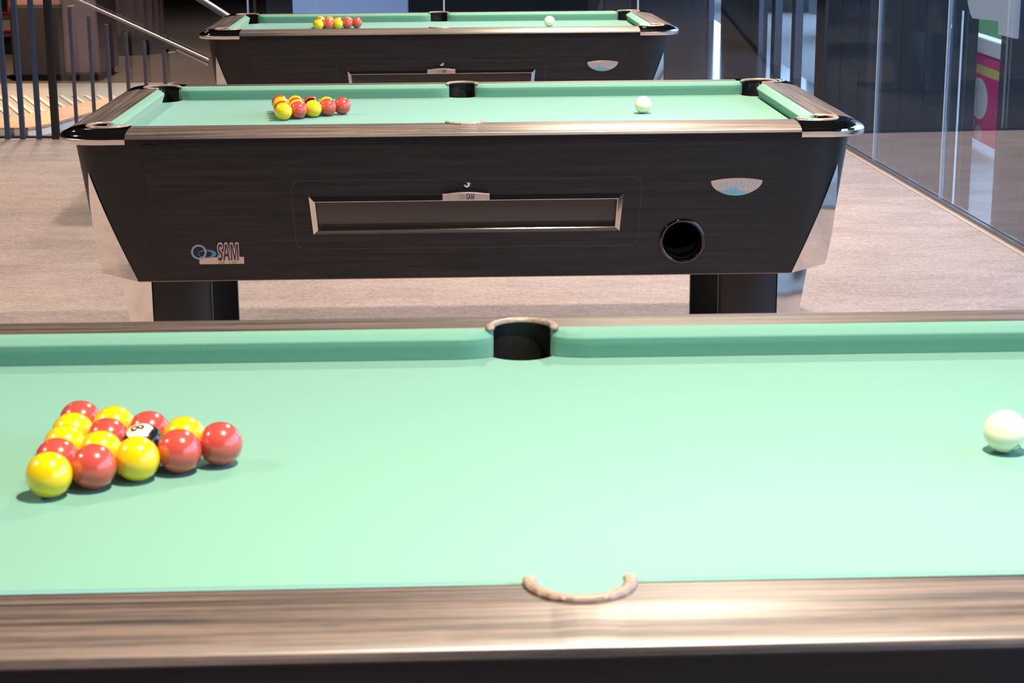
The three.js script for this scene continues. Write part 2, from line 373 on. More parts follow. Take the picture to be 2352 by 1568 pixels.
function makeTable() {
  const [tx, tz, turn, tilt, label] = TABLES[0];
  const t = thing('pool_table', label, 'pool table', [tx, 0, tz], turn, 'pool tables in a row'); t.rotation.z = tilt;
  part('bed_cloth', up(bedCloth()), M.cloth, t);
  const lc = up(cushion(0.8922 - 0.0405, 0.050, 0.056)), ec = up(cushion(0.82, 0.050, 0.050));
  const x0 = -0.8922;
  part('cushion', place(lc, (u, y, w) => [x0 + u, y, -(ZN + w)], true), M.cloth, t);
  part('cushion', place(lc, (u, y, w) => [-x0 - u, y, -(ZN + w)], false), M.cloth, t);
  part('cushion', place(lc, (u, y, w) => [x0 + u, y, ZN + w], false), M.cloth, t);
  part('cushion', place(lc, (u, y, w) => [-x0 - u, y, ZN + w], true), M.cloth, t);
  part('cushion', place(ec, (u, y, w) => [-(XN + w), y, u - 0.41], true), M.cloth, t);
  part('cushion', place(ec, (u, y, w) => [XN + w, y, u - 0.41], false), M.cloth, t);
  const lr = up(longRail()), er = up(endRail());
  part('long_rail', lr, M.rail, t); part('long_rail', lr.clone().rotateY(Math.PI), M.rail, t);
  part('end_rail', er, M.rail, t); part('end_rail', er.clone().rotateY(Math.PI), M.rail, t);
  // corners, mirrored
  const cb = up(capBody()), cs = up(capStrip());
  const plate = up(cornerPlate(phi0, CAB.X, CAB.Z, CAB.r, CAB.y0, CAB.y1)), lg = up(leg());
  const lp = up(cornerPlate(LEG.f, LEG.X, LEG.Z, LEG.r, -0.366, -0.795));
  for (const [sx, sz] of [[-1, 1], [1, 1], [-1, -1], [1, -1]]) {
    const mir = (g) => place(g, (x, y, z) => [x * sx, y, z * sz], sx * sz < 0);
    const c = part('corner_cap', mir(cb), M.capChrome, t, 'polished corner cap mirroring the dark ceiling'); part('chrome_strip', mir(cs), M.chromeSatin, c);
    part('corner_plate', mir(plate), M.chrome, t, 'chrome corner plate');
    const l = part('leg', mir(lg), M.legBlack, t); part('leg_plate', mir(lp), M.chrome, l, 'chrome plate on the leg');
    const a = [Math.atan2(0.012, -0.055), Math.atan2(-0.057, 0.009)];
    part('pocket_liner', mir(up(linerGeo(CPX, CPZ, CPR, a[0] + 0.02, a[1] - 0.02))), M.blackPlastic, t);
    part('pocket_rim', mir(up(rimGeo(CPX + 0.002, CPZ + 0.002, CPR - 0.001, a[0], a[1]))), M.rim, t);
  }
  for (const s of [1, -1]) {
    const mir = (g) => place(g, (x, y, z) => [x, y, z * s], s < 0);
    part('pocket_liner', mir(up(linerGeo(0, SPZ - 0.022, 0.0462, -0.02, Math.PI + 0.02).scale(1, 1, 1))), M.blackPlastic, t);
    part('pocket_rim', mir(up(rimGeo(0, ZC - 0.004, 0.0455, -0.06, Math.PI + 0.06).scale(1, 1, 1))), M.rim, t);
  }
  const body = part('cabinet', merge(up(cabinetBody()), up(box(-0.85, 0.85, -0.364, -0.352, -0.5, 0.53)), up(box(-0.95, 0.95, -0.055, -0.032, -0.55, 0.54))), M.moulding, t);
  part('apron', up(box(-0.848, 0.848, 0.0035, 0.022, 0.553, 0.5655)), M.apron, t);
  // front panel with the holes of the ball window and of the ball return
  const fp = new THREE.Shape([[-0.843, 0.002], [0.843, 0.002], [0.823, -0.365], [-0.823, -0.365]].map((p) => new THREE.Vector2(...p)));
  fp.holes.push(roundedTrap(0.4, 0.394, -0.152, -0.23, 0.003, 0.0017));
  const hole = new THREE.Path(); hole.absarc(0.5757, -0.2745, 0.0535, 0, Math.PI * 2, true); fp.holes.push(hole);
  part('front_panel', onFront(new THREE.ExtrudeGeometry(fp, { depth: 0.016, bevelEnabled: false, curveSegments: 32 }), -0.0152), M.cabinet, t);
  part('panel_edge_highlight', onFront(rbox(-0.80, 0.843, 0.0022, 0.0036, -0.004, 0.0016, 0.0006)), M.groove, t, 'thin lighter strip painting the lit top edge of the front panel');  // highlight on the panel's top edge, put into a lighter strip
  part('bottom_edge', onFront(rbox(-0.87, 0.87, -0.3672, -0.3652, -0.014, 0.0012, 0.0008)), M.chip, t, 'pale unpainted bottom edge');
  // fine joint round the access panel
  const outl = roundedTrap(0.4635, 0.4535, -0.0975, -0.284, 0.03, 0.003); outl.holes.push(roundedTrap(0.4621, 0.4521, -0.0989, -0.2826, 0.0295, 0.003));
  part('access_panel_joint', onFront(new THREE.ExtrudeGeometry(outl, { depth: 0.0012, bevelEnabled: false }), 0.0003), M.groove, t);
  const ringAt = (t, b, yt, yb, z) => [[t, yt], [b, yb], [-b, yb], [-t, yt]].map(([x, y]) => [x + 0.0017, y, z]);
  const wf = part('window_frame', onFront(grid([ringAt(0.4155, 0.406, -0.1395, -0.2438, 0), ringAt(0.4150, 0.4055, -0.1400, -0.2433, 0.003), ringAt(0.4005, 0.3945, -0.1525, -0.2310, 0.0135), ringAt(0.3985, 0.3925, -0.1540, -0.2290, 0.0125), ringAt(0.3975, 0.3915, -0.1550, -0.2280, -0.03)], { close: true, crease: 0.3 })), M.chrome, t, 'chrome frame of the ball window');
  part('window_pane', onFront(box(-0.402, 0.405, -0.235, -0.148, -0.028, -0.022)), M.smoked, wf);
  // name plate on the window frame
  const np = new THREE.Shape(); np.moveTo(-0.060, -0.150); np.lineTo(0.0605, -0.150); np.lineTo(0.0605, -0.1355); np.lineTo(0.05, -0.1352); np.quadraticCurveTo(0, -0.1275, -0.05, -0.1352); np.lineTo(-0.060, -0.1355); np.closePath();
  const npg = fitUV(new THREE.ExtrudeGeometry(np, { depth: 0.006, bevelEnabled: true, bevelThickness: 0.0015, bevelSize: 0.0015, bevelSegments: 2 }));
  part('name_plate', onFront(npg, 0.012), std([1, 1, 1], 0.3, { map: plateTex, metalness: 0.55 }), wf);
  const lock = new THREE.LatheGeometry([[0, 0.009], [0.006, 0.0088], [0.0088, 0.006], [0.0095, 0.002], [0.0112, 0.0012], [0.0112, 0]].map((p) => new THREE.Vector2(...p)), 28).rotateX(Math.PI / 2).translate(0.0026, -0.1135, 0);
  const lk = part('lock', onFront(lock), M.chrome, t); part('key_slot', onFront(box(0.0018, 0.0034, -0.117, -0.110, 0.0086, 0.0096)), M.hole, lk);
  // cue ball return
  const ring = new THREE.LatheGeometry([[0.047, -0.05], [0.050, -0.002], [0.0525, 0.004], [0.057, 0.0055], [0.0615, 0.0035], [0.0625, 0]].map((p) => new THREE.Vector2(...p)), 48).rotateX(Math.PI / 2).translate(0.5757, -0.2745, 0);
  const rr = part('return_ring', onFront(ring), M.capBlack, t, 'glossy black ring of the ball return');
  part('return_hole', onFront(merge(new THREE.CylinderGeometry(0.049, 0.049, 0.16, 32, 1, true).rotateX(Math.PI / 2).translate(0.5757, -0.2745, -0.085), new THREE.CircleGeometry(0.049, 32).translate(0.5757, -0.2745, -0.165))), M.hole, rr);
  // maker badge: bar, two rings and letters
  const bar = part('maker_badge', onFront(rbox(-0.7085, -0.5905, -0.3205, -0.3015, 0, 0.0016, 0.0006)), std([0.70, 0.53, 0.43], 0.35, { metalness: 0.5 }), t, 'silver maker badge with letters and two rings');
  const ringS = new THREE.Shape(); ringS.absarc(-0.7085, -0.2868, 0.0205, 0, Math.PI * 2); const rh = new THREE.Path(); rh.absarc(-0.7085, -0.2868, 0.0152, 0, Math.PI * 2, true); ringS.holes.push(rh);
  part('badge_ring', onFront(new THREE.ExtrudeGeometry(ringS, { depth: 0.0012, bevelEnabled: false, curveSegments: 40 }), 0.0012), std([0.30, 0.34, 0.50], 0.35, { metalness: 0.4 }), bar);
  const el = new THREE.Shape(); el.absellipse(-0.6865, -0.2922, 0.0240, 0.0115, 0, Math.PI * 2); const eh = new THREE.Path(); eh.absellipse(-0.6915, -0.2925, 0.0175, 0.0085, 0, Math.PI * 2, true); el.holes.push(eh);
  part('badge_ring', onFront(new THREE.ExtrudeGeometry(el, { depth: 0.0012, bevelEnabled: false, curveSegments: 40 }), 0.0008), std([0.09, 0.24, 0.44], 0.4, { metalness: 0.2 }), bar);
  part('badge_letters', onFront(new THREE.PlaneGeometry(0.062, 0.0525).translate(-0.6305, -0.287, 0.0024)), std([1, 1, 1], 0.45, { map: samTex, transparent: true, alphaTest: 0.4, metalness: 0.2 }), bar);
  part('badge_small_letters', onFront(new THREE.PlaneGeometry(0.056, 0.0044).translate(-0.6305, -0.3165, 0.0022)), std([1, 1, 1], 0.6, { map: subTex, transparent: true, alphaTest: 0.4 }), bar);
  const at = new THREE.Shape(); at.moveTo(0.6490, -0.1125); at.quadraticCurveTo(0.716, -0.0985, 0.7835, -0.1115); at.quadraticCurveTo(0.784, -0.122, 0.770, -0.1330); at.quadraticCurveTo(0.745, -0.1505, 0.7165, -0.1505); at.quadraticCurveTo(0.685, -0.1505, 0.6615, -0.1340); at.quadraticCurveTo(0.649, -0.124, 0.649, -0.1125);
  part('model_badge', onFront(fitUV(new THREE.ExtrudeGeometry(at, { depth: 0.002, bevelEnabled: true, bevelThickness: 0.001, bevelSize: 0.001, bevelSegments: 2, curveSegments: 20 })), 0.0005), std([1, 1, 1], 0.3, { map: atlTex, metalness: 0.35 }), t, 'boat-shaped peach and blue badge with letters');
  return t;
}
const tables = [makeTable()];
for (const [x, z, turn, tilt, label] of TABLES.slice(1)) {
  const c = tables[0].clone(); c.name = numbered('pool_table'); scene.add(c); c.position.set(x, 0, z); c.rotation.set(0, turn, tilt);
  c.userData = { ...tables[0].userData, label }; tables.push(c);
}
tables.forEach((t) => t.updateMatrixWorld(true));

// ---------------------------------------------------------------- balls
const R = 0.0254;
const ballGeo = new THREE.SphereGeometry(R, 56, 36);
const ballMat = (c) => phys(c, 0.22, { clearcoat: 1, clearcoatRoughness: 0.04, ior: 1.5 });
const BM = { red: ballMat([0.60, 0.080, 0.062]), yellow: ballMat([0.92, 0.62, 0.006]), black: ballMat([0.012, 0.010, 0.010]), white: ballMat([0.86, 0.80, 0.62]) };
const spotTex = canvasTex(128, 128, (x, w) => { x.fillStyle = '#efe6d6'; x.fillRect(0, 0, w, w); x.fillStyle = '#2a2220'; x.font = 'bold 92px sans-serif'; x.textAlign = 'center'; x.textBaseline = 'middle'; x.translate(w / 2, w / 2); x.rotate(1.4); x.fillText('8', 0, 4); });
const markTex = canvasTex(128, 128, (x, w) => { x.clearRect(0, 0, w, w); x.strokeStyle = '#2f9c86'; x.lineWidth = 17; x.lineCap = 'round'; x.beginPath(); x.moveTo(38, 108); x.lineTo(46, 22); x.quadraticCurveTo(112, 30, 92, 74); x.quadraticCurveTo(80, 100, 60, 96); x.stroke(); });
function sphereCap(half, map, dir, transparent) {  // printed spot on a ball
  const g = new THREE.SphereGeometry(R * 1.004, 28, 10, 0, Math.PI * 2, 0, half), p = g.attributes.position, u = g.attributes.uv, m = R * Math.sin(half);
  for (let i = 0; i < p.count; i++) u.setXY(i, 0.5 + p.getX(i) / m / 2, 0.5 - p.getZ(i) / m / 2);
  const q = new THREE.Quaternion().setFromUnitVectors(new THREE.Vector3(0, 1, 0), new THREE.Vector3(...dir).normalize());
  return [g.applyQuaternion(q), phys([1, 1, 1], 0.25, { map, clearcoat: 1, clearcoatRoughness: 0.04, transparent, alphaTest: transparent ? 0.4 : 0 })];
}
const [spotGeo, spotMat] = sphereCap(0.62, spotTex, [-0.12, 0.9, 0.30], false);
const [markGeo, markMat] = sphereCap(0.36, markTex, [0.33, -0.62, 0.70], true);
const protos = {};
for (const k of ['red', 'yellow', 'black', 'white']) {
  const g = new THREE.Group(); part('ball_body', ballGeo, BM[k], g);
  if (k === 'black') part('number_spot', spotGeo, spotMat, g, 'white number spot');
  if (k === 'white') part('printed_mark', markGeo, markMat, g, 'green printed mark');
  protos[k] = k === 'red' || k === 'yellow' ? new THREE.Mesh(ballGeo, BM[k]) : g;
  protos[k].castShadow = protos[k].receiveShadow = true;
}
const ORD = ['nearest', 'second nearest', 'middle', 'second farthest', 'farthest'];
function which(k, n) {                              // place of a ball in a row of n counted from the near side
  return n === 1 ? '' : n === 2 ? ['near', 'far'][k] : n === 3 ? ['near', 'middle', 'far'][k] : n === 4 ? ['nearest', 'second nearest', 'second farthest', 'farthest'][k] : ORD[k];
}
const ROWN = ['', 'second row', 'third row', 'fourth row', 'last row'];
const RACKS = [
  [-0.37351, -0.00369, 0.01342, ['r', 'ry', 'ykr', 'ryry', 'yryyr'], [0.5417, -0.0012]],
  [-0.35457, -0.0561, 0.13376, ['r', 'ry', 'ykr', 'ryry', 'yryyr'], [0.526, -0.0041]],
  [-0.39019, -0.07539, 0.00106, ['r', 'ry', 'ykr', 'ryry', 'yrryy'], [0.5208, -0.0516]],
];
RACKS.forEach(([ax, az, turn, rows, cue], i) => {
  const t = tables[i], word = TABLES[i][5], D = 2 * R;
  const put = (c, lx, lz, label, group) => {
    const b = protos[c].clone(); b.name = numbered('pool_ball'); scene.add(b);
    b.position.copy(t.localToWorld(new THREE.Vector3(lx, BH + R + 0.0003, lz))); if (c === 'white') b.rotation.y = i * 2.3; if (c === 'black') b.rotation.set(i === 1 ? 2.4 : i === 2 ? 0.25 : 0, 0, 0);
    tag(b, label, 'pool ball', group);
  };
  rows.forEach((r, n) => [...r].forEach((ch, k) => {
    const col = { r: 'red', y: 'yellow', k: 'black' }[ch], z0 = (n / 2 - k) * D * 1.002, x0 = -n * D * 0.8675, ca = Math.cos(turn), sa = Math.sin(turn);
    const lx = ax + ca * x0 + sa * z0, lz = az - sa * x0 + ca * z0;
    const label = n === 0 ? `red ball at the right-hand tip of the triangle, ${word} table`
      : ch === 'k' ? `black ball with white spot inside the triangle, ${word} table`
        : `${col} ball, ${which(k, n + 1)} in ${ROWN[n]} from the triangle's tip, ${word} table`;
    put(col, lx, lz, label, `racked balls on the ${word} table`);
  }));
  put('white', cue[0], cue[1], `white cue ball alone on the right half of the ${word} table`);
});

// ---------------------------------------------------------------- floor, ceiling, walls
const PZ = -10.93;                                 // glass partition at the far end
const gx = (z) => 2.0265 + 0.06 * (z + 8.53);      // glass wall on the right
const worldUV = (g) => { const p = g.attributes.position, u = g.attributes.uv; for (let i = 0; i < p.count; i++) u.setXY(i, p.getX(i), p.getZ(i)); return g; };
const carpet = std([1, 1, 1], 0.95, { map: carTex, bumpMap: carBump, bumpScale: 0.004 });
struct('floor', worldUV(poly([[-7.2, 3.2], [gx(3.2) + 0.02, 3.2], [gx(PZ) + 0.02, PZ], [-7.2, PZ]], -0.12, 0)), carpet);
struct('floor', poly([[-7.2, PZ], [gx(PZ) + 0.4, PZ], [gx(PZ) + 0.4, -25.2], [-7.2, -25.2]], -0.12, -0.002), std([0.02, 0.02, 0.026], 0.10));
struct('floor', worldUV(poly([[-7.2, -13.95], [-1.95, -13.95], [-1.95, -25.2], [-7.2, -25.2]], -0.002, 0.004)), std([0.46, 0.33, 0.25], 0.95, { map: carTex }));
struct('ceiling', box(-7.2, 2.75, CEIL, CEIL + 0.2, -25.2, 3.2), std([0.008, 0.008, 0.009], 0.8));
struct('wall_left', box(-7.4, -7.2, -0.12, CEIL + 0.2, -25.2, 3.2), std([0.10, 0.075, 0.065], 0.8));
struct('wall_rear', box(-7.4, 2.9, -0.12, CEIL + 0.2, 3.2, 3.4), std([0.055, 0.045, 0.042], 0.8));
struct('wall_back', box(-7.4, 2.4, -0.12, CEIL + 0.2, -25.4, -25.2), std([0.06, 0.045, 0.04], 0.8));
struct('wall_center', box(-1.93, 1.36, -0.05, CEIL, -14.2, -14.0), std([0.018, 0.022, 0.034], 0.6));
struct('wall_lounge', box(-1.95, -1.85, -0.05, CEIL, -25.2, -14.0), std([0.05, 0.04, 0.036], 0.7));

// glass wall on the right
const glassMat = new THREE.MeshPhysicalMaterial({ color: rgb(0.80, 0.86, 0.92), roughness: 0.0, transmission: 1, thickness: 0, ior: 1.52 });
const edgeMat = std([0.62, 0.68, 0.75], 0.3, { metalness: 0.2 });
const win1 = struct('window_1'), zJ = [3.2, 2.71, 1.46, 0.21, -1.04, -2.29, -3.54, -4.79, -6.04, -7.29, -8.52, -9.76, PZ];
for (let i = 0; i < zJ.length - 1; i++) {
  const a = zJ[i], b = zJ[i + 1], g = 0.004;
  const P = [[gx(a), a - g], [gx(a) + 0.012, a - g], [gx(b) + 0.012, b + g], [gx(b), b + g]];
  part('glass_pane', poly(P, 0.012, CEIL), glassMat, win1);
  if (i) part('pane_joint', poly([[gx(a) - 0.001, a + g], [gx(a) + 0.013, a + g], [gx(a) + 0.013, a - g], [gx(a) - 0.001, a - g]], 0.012, CEIL), edgeMat, win1);
}
part('door_edge', poly([[gx(-8.36) + 0.013, -8.355], [gx(-8.36) + 0.021, -8.355], [gx(-8.36) + 0.021, -8.363], [gx(-8.36) + 0.013, -8.363]], 0.012, 0.90), std([0.75, 0.82, 0.9], 0.3), win1);
const band = (a, b) => [[gx(3.2) + a, 3.2], [gx(3.2) + b, 3.2], [gx(PZ) + b, PZ], [gx(PZ) + a, PZ]];
struct('trim_1', merge(poly(band(-0.012, -0.002), 0, 0.016), poly(band(0.014, 0.03), 0, 0.016), poly(band(-0.002, 0.014), 0, 0.011)), std([0.20, 0.20, 0.23], 0.4, { metalness: 0.6 }));
struct('trim_2', poly(band(-0.045, -0.030), 0, 0.003), std([0.42, 0.36, 0.34], 0.6));

// glass partition at the far end
const win2 = struct('window_2'), xJ = [-6.22, -5.06, -3.9, -2.745, -1.556, -0.393, 0.757, 1.876];
for (let i = 0; i < xJ.length - 1; i++) {
  if (i > 2) part('glass_pane', box(xJ[i] + 0.005, xJ[i + 1] - 0.005, 0.012, CEIL, PZ - 0.018, PZ - 0.006), glassMat, win2);
  if (i > 3) part('pane_joint', box(xJ[i] - 0.005, xJ[i] + 0.005, 0.012, CEIL, PZ - 0.019, PZ - 0.005), std([0.45, 0.52, 0.65], 0.3), win2);
}
struct('trim_3', box(-7.2, gx(PZ), 0, 0.012, PZ - 0.03, PZ + 0.006), std([0.012, 0.013, 0.02], 0.5));

// fins of the facade behind the right glass wall
const wr = struct('wall_right');
const finMat = std([0.007, 0.008, 0.011], 0.5), postMat = std([0.10, 0.125, 0.17], 0.5);
const fin = (z, d0 = 0.03, d1 = 0.15, t = 0.022) => poly([[gx(z) + d0, z], [gx(z) + d1, z], [gx(z) + d1, z - t], [gx(z) + d0, z - t]], -0.05, CEIL);
for (const z of [-7.10, -7.47, -7.828, -8.545, -8.97, -9.40, -9.83, -10.26, -10.69, -11.12]) part('facade_fin', fin(z), finMat, wr);
for (const [x0, x1, z0, z1] of [[2.2, 2.5, -13.24, -11.45], [2.36, 2.6, -5.2, -4.45]]) part('facade_fin', box(x0, x1, -0.05, CEIL, z0, z1), finMat, wr);  // last box: unseen dark column added to darken the middle table's chrome
for (let z = -5.6; z < 3; z += 1.5) part('facade_fin', box(2.75, 2.95, -0.05, CEIL, z, z + 0.07), finMat, wr);
for (const [x0, x1, z0, z1] of [[2.2, 2.26, -14.40, -14.21], [2.2, 2.26, -15.52, -15.30], [2.2, 2.24, -16.44, -16.30], [2.2, 2.26, -20.62, -20.42]]) part('facade_post', box(x0, x1, -0.05, CEIL, z0, z1), postMat, wr);
part('facade_panel', box(2.2, 2.3, -0.05, CEIL, -19.26, -16.46), finMat, wr);
part('facade_panel', box(2.05, 2.3, -0.05, CEIL, -25.2, -21.25), finMat, wr);
part('facade_header', box(2.2, 2.95, CEIL - 0.1, CEIL + 0.2, -25.2, 3.2), finMat, wr);

// outside
struct('ground', box(2.06, 60, -0.25, -0.06, -70, 30), std([0.20, 0.205, 0.215], 0.8));

// ---------------------------------------------------------------- lamps
const lampBody = std([0.02, 0.02, 0.02], 0.5);
for (const [x, z, cd, half, label] of LAMPS) {
  const g = thing('ceiling_downlight', label, 'ceiling light', [x, CEIL, z], 0, 'ceiling downlights');
  part('housing', new THREE.LatheGeometry([[0.078, 0], [0.078, -0.012], [0.098, -0.012], [0.104, -0.006], [0.104, 0]].map((p) => new THREE.Vector2(...p)), 32), lampBody, g);
  part('lamp_face', new THREE.CylinderGeometry(0.077, 0.077, 0.006, 32).translate(0, -0.006, 0), new THREE.MeshStandardMaterial({ color: 0x000000, emissive: rgb(...WARM), emissiveIntensity: 45 }), g);
  const s = new THREE.SpotLight(rgb(...WARM), cd, 0, half, 1, 2);
  s.position.set(0, -0.02, 0); s.castShadow = true; s.shadow.radius = 3.5; s.shadow.mapSize.set(1024, 1024); g.add(s); s.target.position.set(0, -3, 0); g.add(s.target);
}

// ---------------------------------------------------------------- stair railing and threshold at the far left
const navy = std([0.055, 0.085, 0.16], 0.35, { metalness: 0.4 }), steel = std([0.36, 0.33, 0.32], 0.42, { metalness: 0.9 });
{
  const z = -10.885, t = thing('stair_railing', 'dark metal stair railing with sloping steel handrail behind the far left table end', 'railing', [-2.4, 0, z]);
  const hy = (x) => 0.817 - 0.4702 * (x + 2.545);
  const L = (x, y, dz = 0) => [x + 2.4, y, dz];
  part('handrail', capsuleTube([L(-3.6, hy(-3.6)), L(-2.6, hy(-2.6)), L(-1.80, hy(-1.80))], 0.0105, 20, 10), steel, t);
  part('handrail_sleeve', rod(L(-1.98, hy(-1.98) - 0.026, 0.004), L(-1.80, hy(-1.80) - 0.032, 0.004), 0.008), steel, t);
  for (const x of [-3.018, -2.928, -2.830]) part('baluster', rbox(x + 2.4 - 0.0155, x + 2.4 + 0.0155, 0, hy(x) - 0.02, -0.012, 0.012, 0.003), navy, t);
  part('newel_post', rbox(-2.726 + 2.4 - 0.025, -2.726 + 2.4 + 0.018, 0, hy(-2.726) - 0.02, -0.02, 0.02, 0.003), std([0.010, 0.010, 0.012], 0.3), t);
  for (const x of [-2.601, -2.491, -2.389, -2.278, -2.172, -2.057]) part('baluster', rbox(x + 2.4 - 0.0105, x + 2.4 + 0.0105, 0, hy(x) - 0.065, -0.008, 0.008, 0.003), std([0.10, 0.10, 0.13], 0.3, { metalness: 0.5 }), t);
  for (const x of [-2.61, -2.03]) part('rail_clamp', rod(L(x, hy(x) - 0.066), L(x + 0.04, hy(x) - 0.062), 0.006), steel, t);
}
{
  const t = thing('wall_handrail', 'thick steel handrail slanting down to the farthest table corner', 'handrail', [-1.8, 0, -11.3]);
  part('rail_tube', capsuleTube([[-0.34, 0.955, 0], [0.0, 0.735, 0], [0.22, 0.59, 0]], 0.021, 16, 12), steel, t);
  part('support', rod([0.21, 0.6, 0], [0.21, 0, 0], 0.014), steel, t);
}
{
  const F = [[-2.915, -10.965], [-2.815, -11.20], [-2.6543, -11.95], [-2.60, -12.4]], B = [[-2.68, -12.6], [-2.76, -12.56], [-3.35, -10.965]];
  const t = thing('threshold_board', 'pale wooden threshold board with a grey front edge behind the railing', 'floor board', [0, 0, 0]);
  part('wood_top', worldUV(poly([...F, ...B], 0.046, 0.06)), std([1, 0.70, 0.66], 0.6, { map: plyTex }), t);
  part('grey_riser', poly([...F.map((p) => [p[0] - 0.004, p[1]]), ...B.map((p) => [p[0] + 0.01, p[1]])], -0.002, 0.046), std([0.74, 0.70, 0.74], 0.7), t);
}
{
  const t = thing('ribbed_mat', 'grey-beige floor mat with raised diagonal ribs behind the wooden board', 'mat', [0, 0, 0]);
  part('mat_base', poly([[-3.39, -10.965], [-2.75, -12.66], [-2.55, -13.9], [-5.2, -13.9], [-5.2, -10.965]], -0.002, 0.022), std([0.38, 0.30, 0.24], 0.9), t);
  for (let k = 0; k < 19; k++) {
    const x0 = -4.35 + k * 0.088, lim = (z) => -3.39 - (z + 10.965) * 0.3776;
    let t1 = 0; while (t1 < 1.15 && x0 + 0.4 * t1 < lim(-13.0 + t1) - 0.07) t1 += 0.02;
    if (t1 < 0.12) continue;
    const a = new THREE.Vector2(x0, -13.0), b = new THREE.Vector2(x0 + 0.4 * t1, -13.0 + t1), n = b.clone().sub(a).normalize(), q = new THREE.Vector2(-n.y, n.x).multiplyScalar(0.014);
    part('mat_rib', poly([[a.x + q.x, a.y + q.y], [b.x + q.x, b.y + q.y], [b.x - q.x, b.y - q.y], [a.x - q.x, a.y - q.y]], 0.022, 0.03), std([0.58, 0.47, 0.38], 0.8), t);
  }
}

// ---------------------------------------------------------------- lounge seats beyond the partition
const pink = std([0.22, 0.135, 0.135], 0.65), pinkDark = std([0.04, 0.027, 0.025], 0.7), plinth = std([0.012, 0.012, 0.013], 0.6);
{
  const t = thing('lounge_armchair', 'boxy pink upholstered armchair on a dark plinth behind the railing', 'armchair', [-3.5, 0, -14.45], 0.0);
  part('plinth', box(-0.345, 0.28, 0.004, 0.05, -0.42, 0.2), plinth, t);
  part('arm', rbox(0.035, 0.31, 0.05, 0.98, -0.5, 0.24, 0.03), pink, t);
  part('seat_front', rbox(-0.37, 0.04, 0.04, 0.58, -0.45, 0.22, 0.02), pinkDark, t, 'pink seat front coloured dark for shade');  // shade on the pink leather is put into this dark colour
  part('seat_cushion', rbox(-0.37, 0.035, 0.56, 0.68, -0.46, 0.20, 0.04), std([0.48, 0.24, 0.18], 0.6), t);  // salmon tone paints the light falling on the seat top
}
{
  const t = thing('fluted_pouffe', 'round fluted pink pouffe on a black round base beyond the railing', 'pouffe', [-3.48, 0, -16.75]);
  const N = 96, rows = [];
  for (let i = 0; i <= 6; i++) { const y = 0.165 + 0.55 * i / 6; rows.push(Array.from({ length: N }, (_, j) => { const a = j / N * Math.PI * 2, r = 0.335 - 0.016 * Math.abs(Math.cos(a * 12)) - (i === 0 || i === 6 ? 0.02 : 0); return [r * Math.cos(a), y, r * Math.sin(a)]; })); }
  part('fluted_side', grid(rows, { close: true, flip: true, crease: 1.0 }), pink, t);
  part('seat_top', new THREE.CylinderGeometry(0.33, 0.335, 0.06, 48).translate(0, 0.735, 0), pink, t);
  part('base', new THREE.CylinderGeometry(0.34, 0.34, 0.165, 48).translate(0, 0.087, 0), plinth, t);
}
{
  const t = thing('lounge_table', 'small dark table with two-post black pedestal far beyond the railing', 'table', [-3.72, 0, -21.0]);
  part('foot', new THREE.CylinderGeometry(0.30, 0.31, 0.05, 40).translate(0, 0.03, 0), plinth, t);
  for (const x of [-0.07, 0.07]) part('post', rod([x, 0.05, 0], [x, 0.62, 0], 0.022), plinth, t);
  part('table_top', new THREE.CylinderGeometry(0.42, 0.42, 0.05, 40).translate(0, 0.20 + 0.45, 0), pinkDark, t);
}
{
  const t = thing('cream_cabinet', 'cream cabinet with red tubular trim at the far left edge', 'cabinet', [-4.55, 0, -16.6]);
  part('cabinet_body', rbox(-0.12, 0.12, 0.16, 0.60, -0.2, 0.0, 0.01), std([0.56, 0.46, 0.36], 0.6), t);
  part('dark_base', box(-0.12, 0.12, 0.004, 0.16, -0.2, -0.01), plinth, t);
  const red = std([0.42, 0.02, 0.015], 0.4);
  part('trim_bar', rod([-0.13, 0.37, 0.01], [0.12, 0.37, 0.01], 0.012), red, t); part('trim_bar', rod([-0.13, 0.21, 0.01], [0.12, 0.21, 0.01], 0.014), red, t);
  part('trim_post', rod([0.03, 0.37, 0.01], [0.03, 0.60, 0.01], 0.011), red, t);
  part('screen', box(-0.11, 0.02, 0.385, 0.59, 0, 0.006), std([0.02, 0.02, 0.02], 0.3), t);
}
tag((() => { const m = new THREE.Mesh(rbox(-1.535, -0.72, -0.002, 2.2, -13.06, -13.0, 0.01), std([0.24, 0.34, 0.66], 0.7)); m.name = numbered('display_board'); scene.add(m); return m; })(), 'pale blue-grey standing board behind the farthest table', 'board');
tag((() => { const m = new THREE.Mesh(rbox(0.55, 0.86, -0.002, 2.2, -13.3, -13.2, 0.01), std([0.05, 0.04, 0.036], 0.6)); m.name = numbered('brown_panel'); scene.add(m); return m; })(), 'dark brown upright panel behind the right end of the farthest table', 'panel');

// ---------------------------------------------------------------- seen in or through the right glass wall
{
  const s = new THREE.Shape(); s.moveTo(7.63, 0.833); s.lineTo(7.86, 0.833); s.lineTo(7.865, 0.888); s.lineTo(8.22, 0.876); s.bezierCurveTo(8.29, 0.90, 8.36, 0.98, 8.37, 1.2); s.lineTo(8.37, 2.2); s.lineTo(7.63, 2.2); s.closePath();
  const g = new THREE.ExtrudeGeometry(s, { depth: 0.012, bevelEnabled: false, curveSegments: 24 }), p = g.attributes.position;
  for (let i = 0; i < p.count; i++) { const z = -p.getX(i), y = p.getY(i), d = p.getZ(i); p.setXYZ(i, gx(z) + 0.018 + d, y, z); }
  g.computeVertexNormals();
  const m = new THREE.Mesh(g, std([0.60, 0.65, 0.74], 0.6)); m.name = numbered('reflection_board'); scene.add(m);  // solid board added in place of a pale reflection in the glass
  tag(m, 'pale grey rounded board added to imitate a reflection in the right glass', 'board');
}
